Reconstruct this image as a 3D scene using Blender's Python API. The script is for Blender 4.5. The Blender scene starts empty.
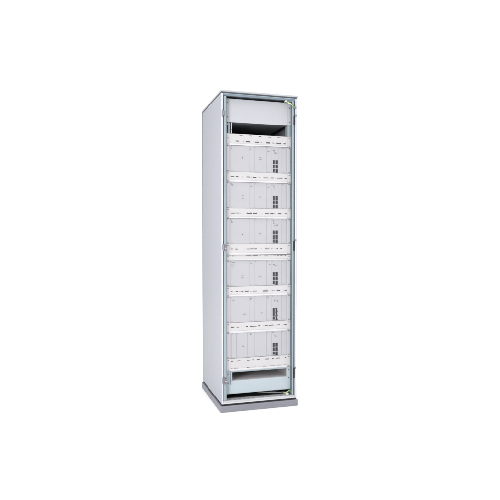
import bpy, bmesh, math, random
from mathutils import Vector, Matrix
random.seed(4)
S = bpy.context.scene
COL = S.collection
R = math.radians

# ------------------------------------------------------------------ materials
def paint(name, col, rough=.45, metal=0.0, mottle=.05, bump=.05, grain=900., spec=.5, streak=0.0):
    m = bpy.data.materials.new(name); m.use_nodes = True
    nt = m.node_tree; N = nt.nodes; L = nt.links
    b = N['Principled BSDF']
    b.inputs['Roughness'].default_value = rough
    b.inputs['Metallic'].default_value = metal
    b.inputs['Specular IOR Level'].default_value = spec
    tc = N.new('ShaderNodeTexCoord')
    n1 = N.new('ShaderNodeTexNoise'); n1.inputs['Scale'].default_value = 7.0; n1.inputs['Detail'].default_value = 5
    if streak:
        mp = N.new('ShaderNodeMapping'); mp.inputs['Scale'].default_value = (1.0, 1.0, streak)
        L.new(tc.outputs['Object'], mp.inputs['Vector']); L.new(mp.outputs['Vector'], n1.inputs['Vector'])
    else:
        L.new(tc.outputs['Object'], n1.inputs['Vector'])
    r = N.new('ShaderNodeValToRGB')
    r.color_ramp.elements[0].position = .3; r.color_ramp.elements[1].position = .7
    r.color_ramp.elements[0].color = tuple(c*(1-mottle) for c in col)+(1,)
    r.color_ramp.elements[1].color = tuple(min(1, c*(1+mottle)) for c in col)+(1,)
    L.new(n1.outputs['Fac'], r.inputs['Fac']); L.new(r.outputs['Color'], b.inputs['Base Color'])
    n2 = N.new('ShaderNodeTexNoise'); n2.inputs['Scale'].default_value = grain; n2.inputs['Detail'].default_value = 2
    L.new(tc.outputs['Object'], n2.inputs['Vector'])
    bp = N.new('ShaderNodeBump'); bp.inputs['Strength'].default_value = bump; bp.inputs['Distance'].default_value = .001
    L.new(n2.outputs['Fac'], bp.inputs['Height']); L.new(bp.outputs['Normal'], b.inputs['Normal'])
    rr = N.new('ShaderNodeMapRange'); rr.inputs['To Min'].default_value = max(0, rough-.08); rr.inputs['To Max'].default_value = min(1, rough+.08)
    L.new(n1.outputs['Fac'], rr.inputs['Value']); L.new(rr.outputs['Result'], b.inputs['Roughness'])
    return m

M = dict(
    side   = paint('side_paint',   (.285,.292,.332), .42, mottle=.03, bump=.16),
    edge   = paint('edge_lit_paint',   (.47,.49,.555), .40, mottle=.02),
    roof   = paint('roof_paint',   (.36,.385,.40), .45, mottle=.08),
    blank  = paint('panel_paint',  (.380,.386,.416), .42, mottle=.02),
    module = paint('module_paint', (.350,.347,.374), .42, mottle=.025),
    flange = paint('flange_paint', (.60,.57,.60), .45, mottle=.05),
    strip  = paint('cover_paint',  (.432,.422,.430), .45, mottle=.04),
    lip    = paint('lip_paint',    (.475,.470,.480), .35, mottle=.03),
    steel  = paint('blue_steel',   (.280,.330,.358), .34, metal=.25, mottle=.16, grain=400, streak=.12),
    blue   = paint('blue_paint',   (.350,.398,.436), .40, mottle=.03),
    beam   = paint('beam_steel',   (.16,.205,.25), .35, metal=.25, mottle=.12, grain=400),
    zinc   = paint('zinc_plate',   (.20,.215,.235), .38, metal=.4, mottle=.2, grain=250),
    sill   = paint('sill_paint',   (.40,.405,.42), .45, mottle=.12, grain=300),
    plinth = paint('plinth_paint', (.198,.201,.233), .5, mottle=.07, bump=.2, grain=500, streak=8),
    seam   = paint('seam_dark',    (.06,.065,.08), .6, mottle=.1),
    black  = paint('black_shade',   (.026,.026,.031), .8, mottle=.2, bump=.3, grain=300, spec=.2),  # near-black carries the shade inside the bottom gap and the duct
    shade_grey  = paint('shade_grey_paint', (.17,.18,.205), .55, mottle=.3, bump=.2, grain=120, streak=4),  # dark grey that holds the open bay's shade in the colour
    rubber = paint('black_rubber', (.018,.018,.024), .55, mottle=.2, spec=.3),
    reveal_shade = paint('reveal_shade_paint', (.085,.115,.13), .5, mottle=.15),
    slot   = paint('slot_shade', (.12,.108,.11), .6, mottle=.2),
    backing= paint('backing_paint', (.22,.22,.25), .5, mottle=.05),
    cable  = paint('cable_grey', (.22,.21,.22), .5, mottle=.1),
    grille = paint('grille_dark',  (.022,.021,.027), .55, mottle=.2),
    screw  = paint('screw_steel',  (.20,.19,.22), .35, metal=.6, mottle=.2, grain=300),
    mark   = paint('mark_grey',    (.15,.15,.18), .5, mottle=.1),
    faint  = paint('mark_pale',    (.20,.20,.23), .5, mottle=.1),
    seal   = paint('duct_grey',    (.72,.70,.72), .6, mottle=.06),
    ground = paint('white_vinyl',  (.95,.95,.95), .7, mottle=.01, bump=.02, grain=60, spec=.2),
)
def wire_mat():
    m = bpy.data.materials.new('earth_wire'); m.use_nodes = True
    N = m.node_tree.nodes; L = m.node_tree.links; b = N['Principled BSDF']
    tc = N.new('ShaderNodeTexCoord'); w = N.new('ShaderNodeTexWave'); w.inputs['Scale'].default_value = 14
    w.bands_direction = 'DIAGONAL'
    r = N.new('ShaderNodeValToRGB'); r.color_ramp.interpolation = 'CONSTANT'
    r.color_ramp.elements[0].color = (.13,.24,.09,1)
    r.color_ramp.elements[1].position = .38; r.color_ramp.elements[1].color = (.44,.52,.25,1)
    L.new(tc.outputs['Object'], w.inputs['Vector']); L.new(w.outputs['Fac'], r.inputs['Fac'])
    L.new(r.outputs['Color'], b.inputs['Base Color']); b.inputs['Roughness'].default_value = .4
    return m
M['wire'] = wire_mat()

# ------------------------------------------------------------------ mesh helpers
def box(bm, x0, x1, y0, y1, z0, z1):
    v = [bm.verts.new(p) for p in ((x0,y0,z0),(x1,y0,z0),(x1,y1,z0),(x0,y1,z0),(x0,y0,z1),(x1,y0,z1),(x1,y1,z1),(x0,y1,z1))]
    for f in ((0,1,5,4),(1,2,6,5),(2,3,7,6),(3,0,4,7),(4,5,6,7),(3,2,1,0)):
        bm.faces.new([v[i] for i in f])
    return v

def plate(bm, x0, x1, z0, z1, y, th, holes=()):
    """upright sheet facing -y with rectangular holes cut right through"""
    xs = sorted({x0, x1, *[min(max(h[i], x0), x1) for h in holes for i in (0, 1)]})
    zs = sorted({z0, z1, *[min(max(h[i], z0), z1) for h in holes for i in (2, 3)]})
    def solid(i, j):
        if not (0 <= i < len(xs)-1 and 0 <= j < len(zs)-1): return False
        cx, cz = (xs[i]+xs[i+1])/2, (zs[j]+zs[j+1])/2
        return not any(h[0] < cx < h[1] and h[2] < cz < h[3] for h in holes)
    V = {}
    def vt(i, j, k):
        if (i,j,k) not in V: V[i,j,k] = bm.verts.new((xs[i], y+th*k, zs[j]))
        return V[i,j,k]
    for i in range(len(xs)-1):
        for j in range(len(zs)-1):
            if not solid(i, j): continue
            bm.faces.new([vt(i,j,0), vt(i+1,j,0), vt(i+1,j+1,0), vt(i,j+1,0)])
            bm.faces.new([vt(i,j,1), vt(i,j+1,1), vt(i+1,j+1,1), vt(i+1,j,1)])
            if not solid(i-1,j): bm.faces.new([vt(i,j,0), vt(i,j+1,0), vt(i,j+1,1), vt(i,j,1)])
            if not solid(i+1,j): bm.faces.new([vt(i+1,j,0), vt(i+1,j,1), vt(i+1,j+1,1), vt(i+1,j+1,0)])
            if not solid(i,j-1): bm.faces.new([vt(i,j,0), vt(i,j,1), vt(i+1,j,1), vt(i+1,j,0)])
            if not solid(i,j+1): bm.faces.new([vt(i,j+1,0), vt(i+1,j+1,0), vt(i+1,j+1,1), vt(i,j+1,1)])

def cyl(bm, c, axis, r, h, n=20, r2=None):
    r2 = r if r2 is None else r2
    ax = Vector(axis).normalized()
    a = ax.orthogonal().normalized(); b = ax.cross(a)
    c = Vector(c)
    lo = [bm.verts.new(c + (a*math.cos(t)+b*math.sin(t))*r) for t in [2*math.pi*k/n for k in range(n)]]
    hi = [bm.verts.new(c + ax*h + (a*math.cos(t)+b*math.sin(t))*r2) for t in [2*math.pi*k/n for k in range(n)]]
    for k in range(n):
        bm.faces.new([lo[k], lo[(k+1)%n], hi[(k+1)%n], hi[k]])
    bm.faces.new(lo[::-1]); bm.faces.new(hi)

def tube(bm, pts, r, n=10, sub=6):
    P = [Vector(p) for p in pts]
    Q = []
    for i in range(len(P)-1):
        p0, p1, p2, p3 = P[max(i-1,0)], P[i], P[i+1], P[min(i+2, len(P)-1)]
        for k in range(sub):
            t = k/sub
            Q.append(.5*((2*p1)+(p2-p0)*t+(2*p0-5*p1+4*p2-p3)*t*t+(3*p1-p0-3*p2+p3)*t**3))
    Q.append(P[-1])
    prev = None; ref = Vector((.3,.8,.5))
    rings = []
    for i, q in enumerate(Q):
        d = (Q[min(i+1,len(Q)-1)]-Q[max(i-1,0)]).normalized()
        a = (ref-d*ref.dot(d)).normalized(); b = d.cross(a)
        rings.append([bm.verts.new(q+(a*math.cos(t)+b*math.sin(t))*r) for t in [2*math.pi*k/n for k in range(n)]])
    for A, B in zip(rings, rings[1:]):
        for k in range(n): bm.faces.new([A[k], A[(k+1)%n], B[(k+1)%n], B[k]])
    bm.faces.new(rings[0][::-1]); bm.faces.new(rings[-1])

def world_loc(o):
    v = Vector(o.location)
    while o.parent: o = o.parent; v += Vector(o.location)
    return v

def obj(name, fn, mat, parent=None, bevel=0, seg=2, smooth=False):
    """mesh built in world coordinates by fn(bm), then set under its parent"""
    bm = bmesh.new(); fn(bm)
    bmesh.ops.recalc_face_normals(bm, faces=bm.faces)
    if parent: bmesh.ops.translate(bm, verts=bm.verts, vec=-world_loc(parent))
    me = bpy.data.meshes.new(name); bm.to_mesh(me); bm.free()
    if smooth:
        for p in me.polygons: p.use_smooth = True
    me.materials.append(M[mat] if isinstance(mat, str) else mat)
    o = bpy.data.objects.new(name, me); COL.objects.link(o)
    if parent: o.parent = parent
    if bevel:
        b = o.modifiers.new('bevel', 'BEVEL'); b.width = bevel; b.segments = seg; b.limit_method = 'ANGLE'; b.angle_limit = R(40)
        b.harden_normals = False
    return o

def bx(name, d, mat, parent, bevel=.001, seg=2):
    return obj(name, lambda bm: box(bm, *d), mat, parent, bevel, seg)

def thing(name, label, cat, loc, group=None):
    o = bpy.data.objects.new(name, None); COL.objects.link(o)
    o.empty_display_size = .05
    o.location = loc; o['label'] = label; o['category'] = cat; o['kind'] = 'thing'
    if group: o['group'] = group
    return o

# ------------------------------------------------------------------ setting
W, D, H = .556, .644, 2.2
fl = obj('floor', lambda bm: bm.faces.new([bm.verts.new(p) for p in ((-60,-60,0),(60,-60,0),(60,60,0),(-60,60,0))]), 'ground')
fl['kind'] = 'structure'; fl['label'] = 'plain white studio floor under the cabinet'; fl['category'] = 'floor'

# ------------------------------------------------------------------ cabinet
cab = thing('equipment_cabinet', 'tall pale grey steel cabinet with an open doorless front, standing on a grey plinth', 'cabinet', (0, 0, 0))

def plinth_fn(bm):
    o = .0075
    box(bm, -o, W+o, -o, D+o, .001, .0435)
pl = obj('plinth', plinth_fn, 'plinth', cab, .0025, 3)
def plinth_grooves(bm):
    o = .0075
    for z in (.0295, .012):
        box(bm, -o-.0012, W+o+.0012, -o-.0012, D+o+.0012, z, z+.0035)
obj('ridge', plinth_grooves, 'plinth', pl, .0008)
obj('gasket', lambda bm: box(bm, .003, W-.003, .003, D-.003, .0437, .0562), 'rubber', pl, .001)

ZB, ZT = .057, 2.197
def side_panel(x0, x1, out):
    def fn(bm):
        box(bm, x0, x1, -.001, D-.008, ZB+.001, ZT)
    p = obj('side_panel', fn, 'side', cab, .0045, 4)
    # folded front return of the panel, its edge light put into a brighter colour
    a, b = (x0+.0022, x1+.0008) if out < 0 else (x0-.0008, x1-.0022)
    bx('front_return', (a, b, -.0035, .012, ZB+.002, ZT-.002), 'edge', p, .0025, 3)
    # stiffening hem with small rivet screws along the foot and the rear edge
    xs = x0 if out < 0 else x1
    for yy in (.035, D-.045):
        for zz in (.085, .30, 2.165):
            obj('panel_screw', lambda bm: cyl(bm, (xs-out*.0005, yy, zz), (out,0,0), .0036, .0016, 14, .0026), 'faint', p)
    return p
side_panel(0, .0125, -1)
side_panel(W-.0125, W, 1)
bx('back_panel', (.002, W-.002, D-.0075, D, ZB+.001, ZT), 'roof', cab, .003)
bx('rear_edge_trim', (-.0015, .0018, D-.0072, D+.002, ZB, ZT+.001), 'zinc', cab, .0008)
bx('rear_edge_trim', (W-.0018, W+.0015, D-.0072, D+.002, ZB, ZT+.001), 'zinc', cab, .0008)

def roof_fn(bm):
    box(bm, -.0030, W+.0060, -.0060, D+.005, 2.2035, 2.2155)
rf = obj('roof', roof_fn, 'roof', cab, .003, 3)
obj('roof_shadow_strip', lambda bm: box(bm, -.0005, W+.0010, -.0005, D-.003, 2.1972, 2.2034), 'seam', rf)  # dark recessed strip stands in for the shadow line under the roof

# front corner posts: face strip + deep inner reveal, with the dark sealing groove beside it
def post(x0, x1, gx0, gx1):
    p = bx('corner_post', (x0, x1, .0015, .050, .0785, 2.177), 'steel', cab, .002, 3)
    bx('sealing_groove', (gx0, gx1, .006, .040, ZB+.003, 2.1765), 'seam', p, 0)
    def bead(bm):
        xm = (x0+x1)/2
        box(bm, xm-.0022, xm+.0022, .0005, .0016, .082, 2.172)
    obj('bead', bead, 'steel', p, .0005)
    xi = (x1+.0001, x1+.0016) if x0 < .2 else (x0-.0030, x0-.0001)
    bx('reveal_strip', (xi[0], xi[1], .003, (.0335 if x0 > .2 else .012), .116, 2.172), 'reveal_shade', p, 0)  # dark strip added, puts the reveal's shade into colour
    return p
post(.0185, .0365, .0130, .0183)
post(.5205, .5335, .5337, .5432)
for x0 in (.014, W-.040):
    bx('rear_post', (x0, x0+.026, D-.045, D-.009, ZB+.002, ZT-.002), 'steel', cab, .002)

def tb(bm):
    box(bm, .0135, W-.0135, .0005, .009, 2.1790, 2.1968)
    box(bm, .0135, W-.0135, .0095, .045, 2.1900, 2.1968)
    box(bm, .4700, .5200, .0012, .030, 2.1690, 2.1788)
t = obj('top_beam', tb, 'beam', cab, .002, 3)
bx('beam_edge', (.0165, W-.0165, -.0012, .0003, 2.1905, 2.1945), 'steel', t, .0005)
def sl(bm):
    box(bm, .0135, W-.0135, -.002, .060, ZB+.001, .0775)
s_ = obj('bottom_beam', sl, 'sill', cab, .002, 3)
def sill_lip(bm):
    box(bm, .001, W-.001, -.0045, -.0018, ZB, .0655)
obj('sill_lip', sill_lip, 'lip', s_, .0008)
sx = .06
for k in range(13):
    w_ = .018*random.uniform(.7, 1.2)
    bx('drain_slot', (sx, sx+w_, .014, .026, .0774, .0779), 'faint', s_, 0); sx += .034

# dark sheets added inside so that the open bays fall away into shade
def bay_shade_fn(bm):
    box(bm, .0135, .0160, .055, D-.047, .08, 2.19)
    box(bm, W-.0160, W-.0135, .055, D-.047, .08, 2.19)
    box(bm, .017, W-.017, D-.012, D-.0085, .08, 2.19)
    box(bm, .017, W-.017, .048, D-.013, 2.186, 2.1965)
obj('bay_shade', bay_shade_fn, 'shade_grey', cab)
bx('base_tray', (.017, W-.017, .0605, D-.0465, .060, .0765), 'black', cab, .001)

# mounting rails with punched square holes
def rail(x0, x1, xin, dx):
    xm = (x0+x1)/2
    holes = [(xm-.0030, xm+.0040, z, z+.058) for z in [.132+.0667*k for k in range(30)]] if x0 < .2 else []
    def fn(bm):
        plate(bm, x0, x1, .12, 2.172, .0375, .002, holes)
        box(bm, xin, xin+dx, .0396, .085, .12, 2.172)
    return obj('mounting_rail', fn, 'steel', cab, 0)
rail(.0400, .0690, .0670, .002)
rail(.4960, .5200, .4960, .002)

def hinge(z, k):
    """small cast hinge block over the left post"""
    def fn(bm):
        box(bm, .0045, .0165, -.0085, -.0037, z-.020, z+.020)
        box(bm, .0190, .0365, -.0075, .0014, z-.022, z+.012)
    h = obj('hinge', fn, 'zinc', cab, .002, 3)
    obj('pin', lambda bm: cyl(bm, (.0178, -.0075, z-.026), (0,0,1), .0058, .046, 18), 'screw', h, .0008)
    def sc(bm):
        cyl(bm, (.0290, -.0072, z-.006), (0,-1,0), .0048, .0022, 16, .0038)
    obj('hinge_screw', sc, 'lip', h)
def top_hinge(z):
    h = bx('hinge', (.0030, .0140, -.0095, -.0037, z-.024, z+.022), 'zinc', cab, .003, 3)
    obj('pin', lambda bm: cyl(bm, (.0142, -.008, z-.018), (0,0,1), .0042, .034, 18), 'screw', h, .0008)
top_hinge(2.058)
hinge(1.143, 1); hinge(.222, 2)
def latch(z, hh=.036):
    k = bx('latch_keeper', (.5300, .5425, -.0025, .0055, z-hh, z+hh), 'rubber', cab, .0015)
    def kn(bm):
        box(bm, .5395, .5500, -.010, -.0036, z+hh-.002, z+hh+.011)
    obj('catch', kn, 'zinc', k, .0025, 3)
    bx('striker', (.5330, .5390, -.0042, -.0026, z-hh*.55, z+hh*.35), 'rubber', k, .0008)
latch(2.040, .030); latch(1.150); latch(.235, .036)

# green and yellow earth cables
def earth(bm):
    tube(bm, [(.470,.030,2.176),(.478,.006,2.170),(.492,-.010,2.156),(.505,-.014,2.150),(.515,-.013,2.143),(.528,-.010,2.133),(.5385,-.006,2.130)], .0050)
ec = obj('earth_cable', earth, 'wire', cab, smooth=True)
ec['label'] = 'green and yellow earth cable at the top right corner'
def lug(bm):
    cyl(bm, (.5385,-.0015,2.130), (0,-1,0), .0085, .006, 18)
    cyl(bm, (.5385,-.0075,2.130), (0,-1,0), .005, .004, 6)
obj('cable_lug', lug, 'zinc', ec)
def lug2(bm):
    box(bm, .462, .480, .0, .0012, 2.168, 2.1784)
obj('cable_clip', lug2, 'lip', ec, .0004)
def earth2(bm):
    tube(bm, [(.478,.060,.0815),(.488,.040,.088),(.498,.026,.100),(.507,.020,.108),(.514,.022,.098),(.516,.034,.086)], .0046)
e2 = obj('earth_cable', earth2, 'wire', cab, smooth=True)
e2['label'] = 'short green and yellow earth cable in the bottom gap'
obj('cable_lug', lambda bm: box(bm, .478, .498, .014, .019, .079, .094), 'lip', e2, .001)
def cables(bm):
    tube(bm, [(.30,.14,.083),(.36,.10,.084),(.42,.075,.085),(.47,.068,.084),(.50,.09,.083)], .005)
obj('loose_cable', cables, 'cable', cab, smooth=True)
obj('loose_cable', lambda bm: tube(bm, [(.26,.20,.083),(.33,.12,.083),(.40,.10,.084),(.46,.12,.083)], .004), 'cable', cab, smooth=True)

# ------------------------------------------------------------------ things mounted in the cabinet
Y = .035             # face plane of the mounted units
XL, XR = .0405, .5175   # outer edges of the mounting ears
XA, XB = .0700, .4930   # face edges

def screws(parent, pts, r=.0042):
    for x, z in pts:
        def fn(bm, x=x, z=z):
            cyl(bm, (x, Y-.0015, z), (0,-1,0), r, .0024, 18, r*.8)
        s = obj('screw', fn, 'screw', parent)
        def dr(bm, x=x, z=z):
            box(bm, x-r*.6, x+r*.6, Y-.0044, Y-.0038, z-.0005, z+.0005)
        obj('screw_slot', dr, 'seam', s)

# blank panel at the top
b = thing('blank_panel', 'plain wide pale grey blank panel screwed across the very top of the cabinet', 'panel', ((XA+XB)/2, Y, 2.008))
def blank_fn(bm):
    box(bm, XA-.005, XB+.003, Y-.001, Y+.002, 2.0085, 2.170)
obj('face_plate', blank_fn, 'blank', b, .0012)
bx('dust_cover', (XA+.004, XB-.004, Y+.0022, D-.05, 2.0105, 2.012), 'shade_grey', b, 0)  # coloured dark so the top of the bay reads as shade
for x0, x1 in ((XL, XA-.0051), (XB+.0031, XR)):
    bx('mounting_flange', (x0, x1, Y-.0010, Y+.0020, 2.0085, 2.170), 'blank', b, .0004)
screws(b, [((XL+XA-.004)/2, 2.142), ((XL+XA-.004)/2, 2.043), ((XB+XR)/2+.002, 2.132), ((XB+XR)/2+.002, 2.033)])

# guide bracket standing in the dark open bay
g = thing('guide_bracket', 'narrow upright pale blue bracket at the left end of the dark open bay', 'bracket', (.080, Y, 1.931))
def gb(bm):
    box(bm, .0700, .0765, Y+.006, Y+.10, 1.9315, 2.0065)
    box(bm, .0800, .0870, Y+.000, Y+.004, 1.9315, 2.0065)
    box(bm, .0850, .0870, Y+.0042, Y+.12, 1.9315, 2.0065)
obj('bracket_plate', gb, 'blue', g, .0008)
obj('bracket_screw', lambda bm: cyl(bm, (.0835, Y, 1.957), (0,-1,0), .003, .0025, 14), 'screw', g)

def u2x(u): return .071+((u/7.14)-5)*.0074

PAT = {
 1: [(75,98),(143,178),(212,240),(290,318),(335,350),(365,400),(420,432)],
 2: [(42,65),(75,95),(150,178),(195,222),(270,305),(325,345),(370,410),(428,440)],
 3: [(42,70),(75,98),(150,190),(197,225),(280,310),(318,345),(375,400),(422,440)],
 4: [(42,60),(72,92),(150,170),(180,225),(280,308),(325,338),(365,378),(390,410)],
 5: [(50,62),(148,230),(275,305),(340,346),(368,385),(395,410),(425,435)],
 6: [(42,55),(75,92),(112,130),(138,165),(195,225),(268,305),(330,345),(365,395),(425,440)],
 7: [(42,62),(80,100),(143,160),(172,222),(235,250),(278,300),(308,348),(372,392),(425,440)],
 8: [(42,58),(80,108),(152,178),(192,205),(225,245),(285,312),(335,350),(362,392),(425,436)],
}
ROW2 = [(100,122),(168,192),(235,255),(303,325),(372,392)]
ROW8 = [(42,52),(60,92),(150,172),(185,222),(268,300),(318,345),(372,405),(420,432)]

def cover(n, z0, z1, label, rows):
    t = thing('cover_strip', label, 'cover strip', ((XA+XB)/2, Y, z0), 'white slotted cover strips between the equipment shelves')
    z0 += .0003; z1 -= .0003
    yf = Y-.0035
    holes = []
    for zc, pat, hh in rows:
        for a, c in pat:
            j = random.uniform(-.0012, .0012)
            q = hh*random.uniform(.55, 1.15)
            holes.append((u2x(a+random.uniform(-1, 2)), u2x(c+random.uniform(-2, 1)), zc-q+j, zc+q+j))
    full = z1-z0 > .06
    zb = z0+(.013 if full else .008)
    obj('face_plate', lambda bm: plate(bm, XA+.0005, XB-.0005, zb+.0005, z1, yf, .002, holes), 'strip', t, .0004)
    def rear(bm):
        box(bm, XA+.001, XB-.001, yf+.0045, yf+.006, z0+.002, z1-.002)
        box(bm, XA+.001, XB-.001, yf+.0062, yf+.30, z1-.0022, z1-.0006)
    obj('rear_tray', rear, 'slot', t)
    # rolled lower lip, tilted forward
    def lipf(bm):
        v = box(bm, XA+.0002, XB-.0002, yf-.0055, Y+.0025, z0, zb)
        v[4].co.y += .0046; v[5].co.y += .0046
    obj('lower_lip', lipf, 'lip', t, .0012, 3)  # whiter colour stands in for the top light the lip catches
    # small grip tabs pressed out beside the slots
    for zc, pat, hh in rows[-1:]:
        for a, c in pat:
            if c-a > 25:
                xm = u2x((a+c)/2)
                bx('grip_tab', (xm-.009, xm+.009, yf-.0030, yf-.0002, zc+hh*.9, zc+hh+.0035), 'lip', t, .0007)
    zc, pat, hh = rows[-1]
    for (a0, c0), (a1, c1) in zip(pat, pat[1:]):
        if a1-c0 > 14:
            um = random.uniform(c0+5, a1-5); wd = random.uniform(.004, .011)
            bx('printed_label', (u2x(um)-wd/2, u2x(um)+wd/2, yf-.0004, yf-.0001, zc-.0020, zc+random.uniform(.0005, .0025)), 'faint', t, 0)
    for x0, x1 in ((XL, XA), (XB, XR)):
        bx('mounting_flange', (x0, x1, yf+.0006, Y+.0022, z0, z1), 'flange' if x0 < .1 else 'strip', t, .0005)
    xs = ((XL+XA)/2-.0005, (XB+XR)/2+.001)
    if full: screws(t, [(xs[0], z1-.030 if n == 1 else z1-.010), (xs[1], z1-.012), (xs[0], z0+.006), (xs[1], z0+.006)])
    else: screws(t, [(xs[0], z1-.006), (xs[1], z1-.010)])
    return t

H1 = .0040
cover(1, 1.851, 1.929, 'white slotted cover strip directly below the dark open bay', [(1.9195, ROW2, .0022), (1.8795, PAT[1], H1)])
cover(2, 1.597, 1.666, 'white slotted cover strip between the first and second equipment shelves from the top', [(1.632, PAT[2], H1)])
cover(3, 1.343, 1.412, 'white slotted cover strip between the second and third equipment shelves from the top', [(1.378, PAT[3], H1)])
cover(4, 1.0875, 1.165, 'tall white cover strip directly below the third shelf, upper of two touching strips', [(1.131, PAT[4], .0026)])
cover(5, 1.049, 1.0845, 'narrow white cover strip directly above the fourth shelf, lower of two touching strips', [(1.0795, PAT[5], .0022)])
cover(6, .797, .868, 'white slotted cover strip between the fourth and fifth equipment shelves from the top', [(.832, PAT[6], H1)])
cover(7, .543, .613, 'white slotted cover strip between the fifth and sixth equipment shelves from the top', [(.583, PAT[7], H1)])
cover(8, .278, .361, 'lowest white cover strip with two rows of slots, above the pale blue bottom panel', [(.343, PAT[8], .0030), (.291, ROW8, .0030)])

# ---- equipment shelves: chassis, mounting flanges, plug-in module faceplates
def shelf(n, z0, z1, label, xs, marks, rightpale=False):
    t = thing('equipment_shelf', label, 'equipment shelf', ((XA+XB)/2, Y, z0), 'equipment shelves stacked in the cabinet')
    zb, zt = z0+.0004, z1-.0004
    def ch(bm):
        box(bm, XA+.003, XB-.003, Y+.0066, .50, zb+.001, zt-.001)
    obj('chassis', ch, 'backing', t)
    for x0, x1 in ((XL, XA), (XB-.0035, XR)):
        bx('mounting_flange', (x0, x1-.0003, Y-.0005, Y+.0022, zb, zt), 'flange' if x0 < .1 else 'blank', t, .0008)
    xq = ((XL+XA)/2-.0005, (XB+XR)/2+.001)
    screws(t, [(xq[0], zt-.004), (xq[1], zt-.005), (xq[0], zb+.006), (xq[1], zb+.006)], .0038)
    # module faceplates
    xs = [XA]+list(xs)+[XB-.004]
    mods = []
    for i in range(len(xs)-1):
        a, c = xs[i]+.0003, xs[i+1]-.0003
        vent = abs(a-.3805) < .003
        y = Y+random.uniform(-.0006, .0006)
        holes = []
        if vent:
            for k in range(3):
                for x0, x1 in ((.3868, .4050), (.4068, .4250)):
                    holes.append((x0, x1, zb+.003+k*.0310, zb+.0308+k*.0310))
        def fn(bm, a=a, c=c, holes=holes, y=y):
            plate(bm, a, c, zb+.0002, zt-.0002, y, .0025, holes)
        m = obj('module_faceplate', fn, 'module', t, .0006)
        mods.append((a, c, m))
        if vent:
            def gr(bm, holes=holes):
                for k, h in enumerate(holes):
                    zz = h[2]+.002
                    while zz < h[3]-.003:
                        box(bm, h[0]-.0006, h[1]+.0006, Y+.0045, Y+.0062, zz, zz+.0022); zz += .0048
                    box(bm, (h[0]+h[1])/2-.001, (h[0]+h[1])/2+.001, Y+.0038, Y+.0044, h[2], h[3])
            obj('vent_grille', gr, 'grille', m)
            if rightpale:
                def fins(bm, holes=holes):
                    for h in holes:
                        if h[0] > .4:
                            zz = h[2]+.003
                            box(bm, h[0]+.002, h[0]+.006, Y+.001, Y+.003, h[2]+.003, h[3]-.006)
                            box(bm, h[1]-.005, h[1]-.001, Y+.001, Y+.003, h[2]+.008, h[3]-.002)
                obj('vent_fin', fins, 'module', m)
        # slim pull ejector at the foot of the wide modules and a top retaining screw
        if c-a > .03:
            xm = a+.006
            obj('retaining_screw', lambda bm, xm=xm, y=y: cyl(bm, (xm, y-.0002, zt-.008), (0,-1,0), .0022, .0014, 12), 'faint', m)
            obj('ejector', lambda bm, a=a, y=y: box(bm, a+.004, a+.020, y-.0026, y-.0002, zb+.0045, zb+.0085), 'module', m, .0006)
    for kind, x, zo, w, h, tilt in marks:
        host = next((m for a, c, m in mods if a-.001 <= x <= c+.001), mods[0][2])
        def fn(bm, x=x, zo=zo, w=w, h=h, tilt=tilt):
            v = box(bm, x-w/2, x+w/2, Y-.0022, Y-.0008, zt-zo-h/2, zt-zo+h/2)
            if tilt:
                bmesh.ops.rotate(bm, verts=v, cent=Vector((x, Y, zt-zo)), matrix=Matrix.Rotation(R(tilt), 3, 'Y'))
        obj({'d': 'ejector_latch', 'f': 'printed_label', 'p': 'indicator_plate'}[kind], fn, {'d': 'mark', 'f': 'faint', 'p': 'lip'}[kind], host, .0003)

def px(u): return u2x(u)   # marks below are placed along the shelf in these units
STD = (.209, .249, .338, .380, .4265, .4530)
def mk(kind, u, zo, w, h, tilt=0): return (kind, px(u), zo, w, h, tilt)
shelf(1, 1.666, 1.851, 'topmost equipment shelf, just under the cover strip of the dark open bay', STD,
   [mk('f',47,.026,.007,.004), mk('f',48,.014,.005,.004), mk('d',177,.025,.006,.010), mk('f',305,.033,.016,.004,-25), mk('d',347,.026,.011,.007,15),
    mk('f',355,.036,.018,.003), mk('f',122,.084,.0035,.014), mk('f',247,.078,.012,.0035), mk('f',250,.092,.018,.0035), mk('f',360,.044,.02,.003)])
shelf(2, 1.412, 1.597, 'second equipment shelf from the top, two small dashes on its wide left module', STD,
   [mk('f',50,.018,.014,.004), mk('f',46,.010,.005,.005), mk('f',54,.026,.012,.003), mk('f',183,.028,.016,.004,-25), mk('f',307,.030,.018,.004,-25),
    mk('d',347,.024,.006,.014,10), mk('f',352,.042,.01,.003), mk('f',123,.096,.011,.0045), mk('f',124,.116,.012,.0035), mk('f',246,.102,.017,.004)])
shelf(3, 1.165, 1.343, 'third equipment shelf from the top, right above the two touching cover strips', STD,
   [mk('d',51,.026,.014,.0045), mk('f',46,.018,.004,.010), mk('d',122,.112,.006,.008), mk('f',245,.106,.010,.006), mk('d',346,.016,.005,.008),
    mk('f',347,.032,.009,.005), mk('f',371,.044,.008,.009,15), mk('f',357,.048,.014,.003)])
shelf(4, .868, 1.049, 'fourth equipment shelf from the top, right below the two touching cover strips', STD,
   [mk('f',60,.014,.022,.003), mk('f',54,.030,.018,.003), mk('f',56,.044,.016,.0025), mk('f',183,.020,.014,.004), mk('f',316,.030,.008,.007), mk('d',347,.032,.011,.007,15),
    mk('f',362,.040,.018,.004,10), mk('f',122,.104,.014,.003), mk('f',122,.122,.015,.003), mk('f',247,.118,.020,.003)])
shelf(5, .613, .797, 'fifth equipment shelf from the top, pale bars across its right column of vents', STD,
   [mk('f',60,.028,.012,.005), mk('d',181,.020,.012,.009), mk('f',305,.018,.010,.006,-20), mk('f',372,.040,.006,.013), mk('f',352,.038,.005,.013),
    mk('f',135,.128,.018,.004), mk('f',257,.124,.014,.0035,-10)], rightpale=True)
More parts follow.
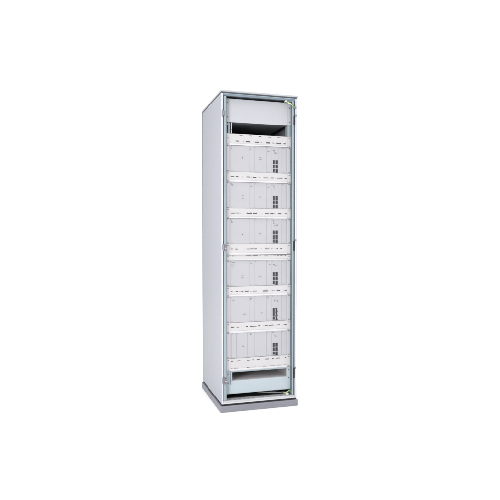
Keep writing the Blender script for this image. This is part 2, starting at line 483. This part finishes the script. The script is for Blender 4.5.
shelf(6, .361, .543, 'lowest equipment shelf, with closely spaced module seams at its left', (.0835,.1185,.196,.249,.338,.380,.4265,.4530),
   [mk('d',181,.018,.011,.008), mk('f',345,.014,.014,.005), mk('f',357,.034,.016,.003), mk('f',125,.098,.016,.005,20), mk('f',362,.046,.012,.003)])

# ---- pale blue bottom panel with its long open slot and duct behind
t = thing('bottom_panel', 'pale blue panel with one long dark open slot at the foot of the cabinet', 'panel', ((XA+XB)/2, Y, .116))
obj('face_plate', lambda bm: plate(bm, .0380, XR, .1160, .2765, Y-.001, .0025, [(.0875, .4905, .2045, .2655)]), 'blue', t, .0008)
def duct(bm):
    box(bm, .0872, .4908, Y+.002, .52, .1985, .2040)
du = obj('duct', duct, 'seal', t)
bx('duct_cheek', (.0855, .0871, Y+.002, .52, .1985, .2660), 'cable', du, 0)
bx('duct_cheek', (.4909, .4925, Y+.002, .52, .1985, .2660), 'cable', du, 0)
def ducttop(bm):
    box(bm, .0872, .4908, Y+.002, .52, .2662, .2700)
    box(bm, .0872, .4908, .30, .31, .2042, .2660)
obj('duct_shade', ducttop, 'black', t)  # black sheets added, shade of the duct's top and rear put into colour
bx('edge_fold', (.0725, .0760, Y-.0045, Y-.0012, .180, .274), 'beam', t, .0008)
bx('edge_fold', (.0800, .0840, Y-.0035, Y-.0012, .196, .270), 'blue', t, .0008)
obj('edge_fold', lambda bm: box(bm, XA+.010, XB, Y-.0032, Y-.0012, .2663, .2705), 'steel', t, .0008)
obj('lower_fold', lambda bm: box(bm, .042, XR-.003, Y-.0008, Y+.012, .1135, .1158), 'steel', t)
screws(t, [(.0555, .256), (.0555, .190), (.505, .256), (.505, .196)])

# ------------------------------------------------------------------ camera
cd = bpy.data.cameras.new('camera'); cam = bpy.data.objects.new('camera', cd); COL.objects.link(cam)
cam.location = (-.8581, -3.5852, 1.2136)
cam.rotation_euler = (math.pi/2-.0244, 0, -.2885)
cd.sensor_width = 36; cd.lens = 536.742/500*36
cd.clip_end = 300; cd.clip_start = .05
S.camera = cam

# ------------------------------------------------------------------ light: white studio surround and added lamps out of view
w = bpy.data.worlds.new('World'); S.world = w; w.use_nodes = True
w.node_tree.nodes['Background'].inputs['Color'].default_value = (1, 1, 1, 1)
w.node_tree.nodes['Background'].inputs['Strength'].default_value = 1.08
def area(name, loc, target, size, power, col=(1,1,1), sy=None):
    l = bpy.data.lights.new(name, 'AREA'); l.energy = power; l.color = col
    l.shape = 'RECTANGLE'; l.size = size; l.size_y = sy or size
    o = bpy.data.objects.new(name, l); COL.objects.link(o); o.location = loc
    o.rotation_euler = (Vector(target)-Vector(loc)).to_track_quat('-Z', 'Y').to_euler()
    return o
a = area('fill_lamp', (-1.75, -1.75, 1.30), (.15, -.13, 1.15), .8, 11, (1,1,1), 2.6)  # added to brighten the front part of the side panel
a.data.spread = R(46)      # narrow beam, leaves the rear of the side panel darker
area('fill_lamp', (1.2, -3.6, 3.0), (.3, 0, 1.1), 1.4, 5)  # added from the front right for modelling
area('overhead_fill_lamp', (.2, .2, 5.2), (.2, .2, 0), 6.0, 165)  # added above to lift the floor to white

S.view_settings.view_transform = 'Standard'; S.view_settings.look = 'None'
S.view_settings.exposure = 0; S.view_settings.gamma = 1
S.render.engine = 'CYCLES'
S.cycles.use_denoising = True
S.cycles.max_bounces = 8
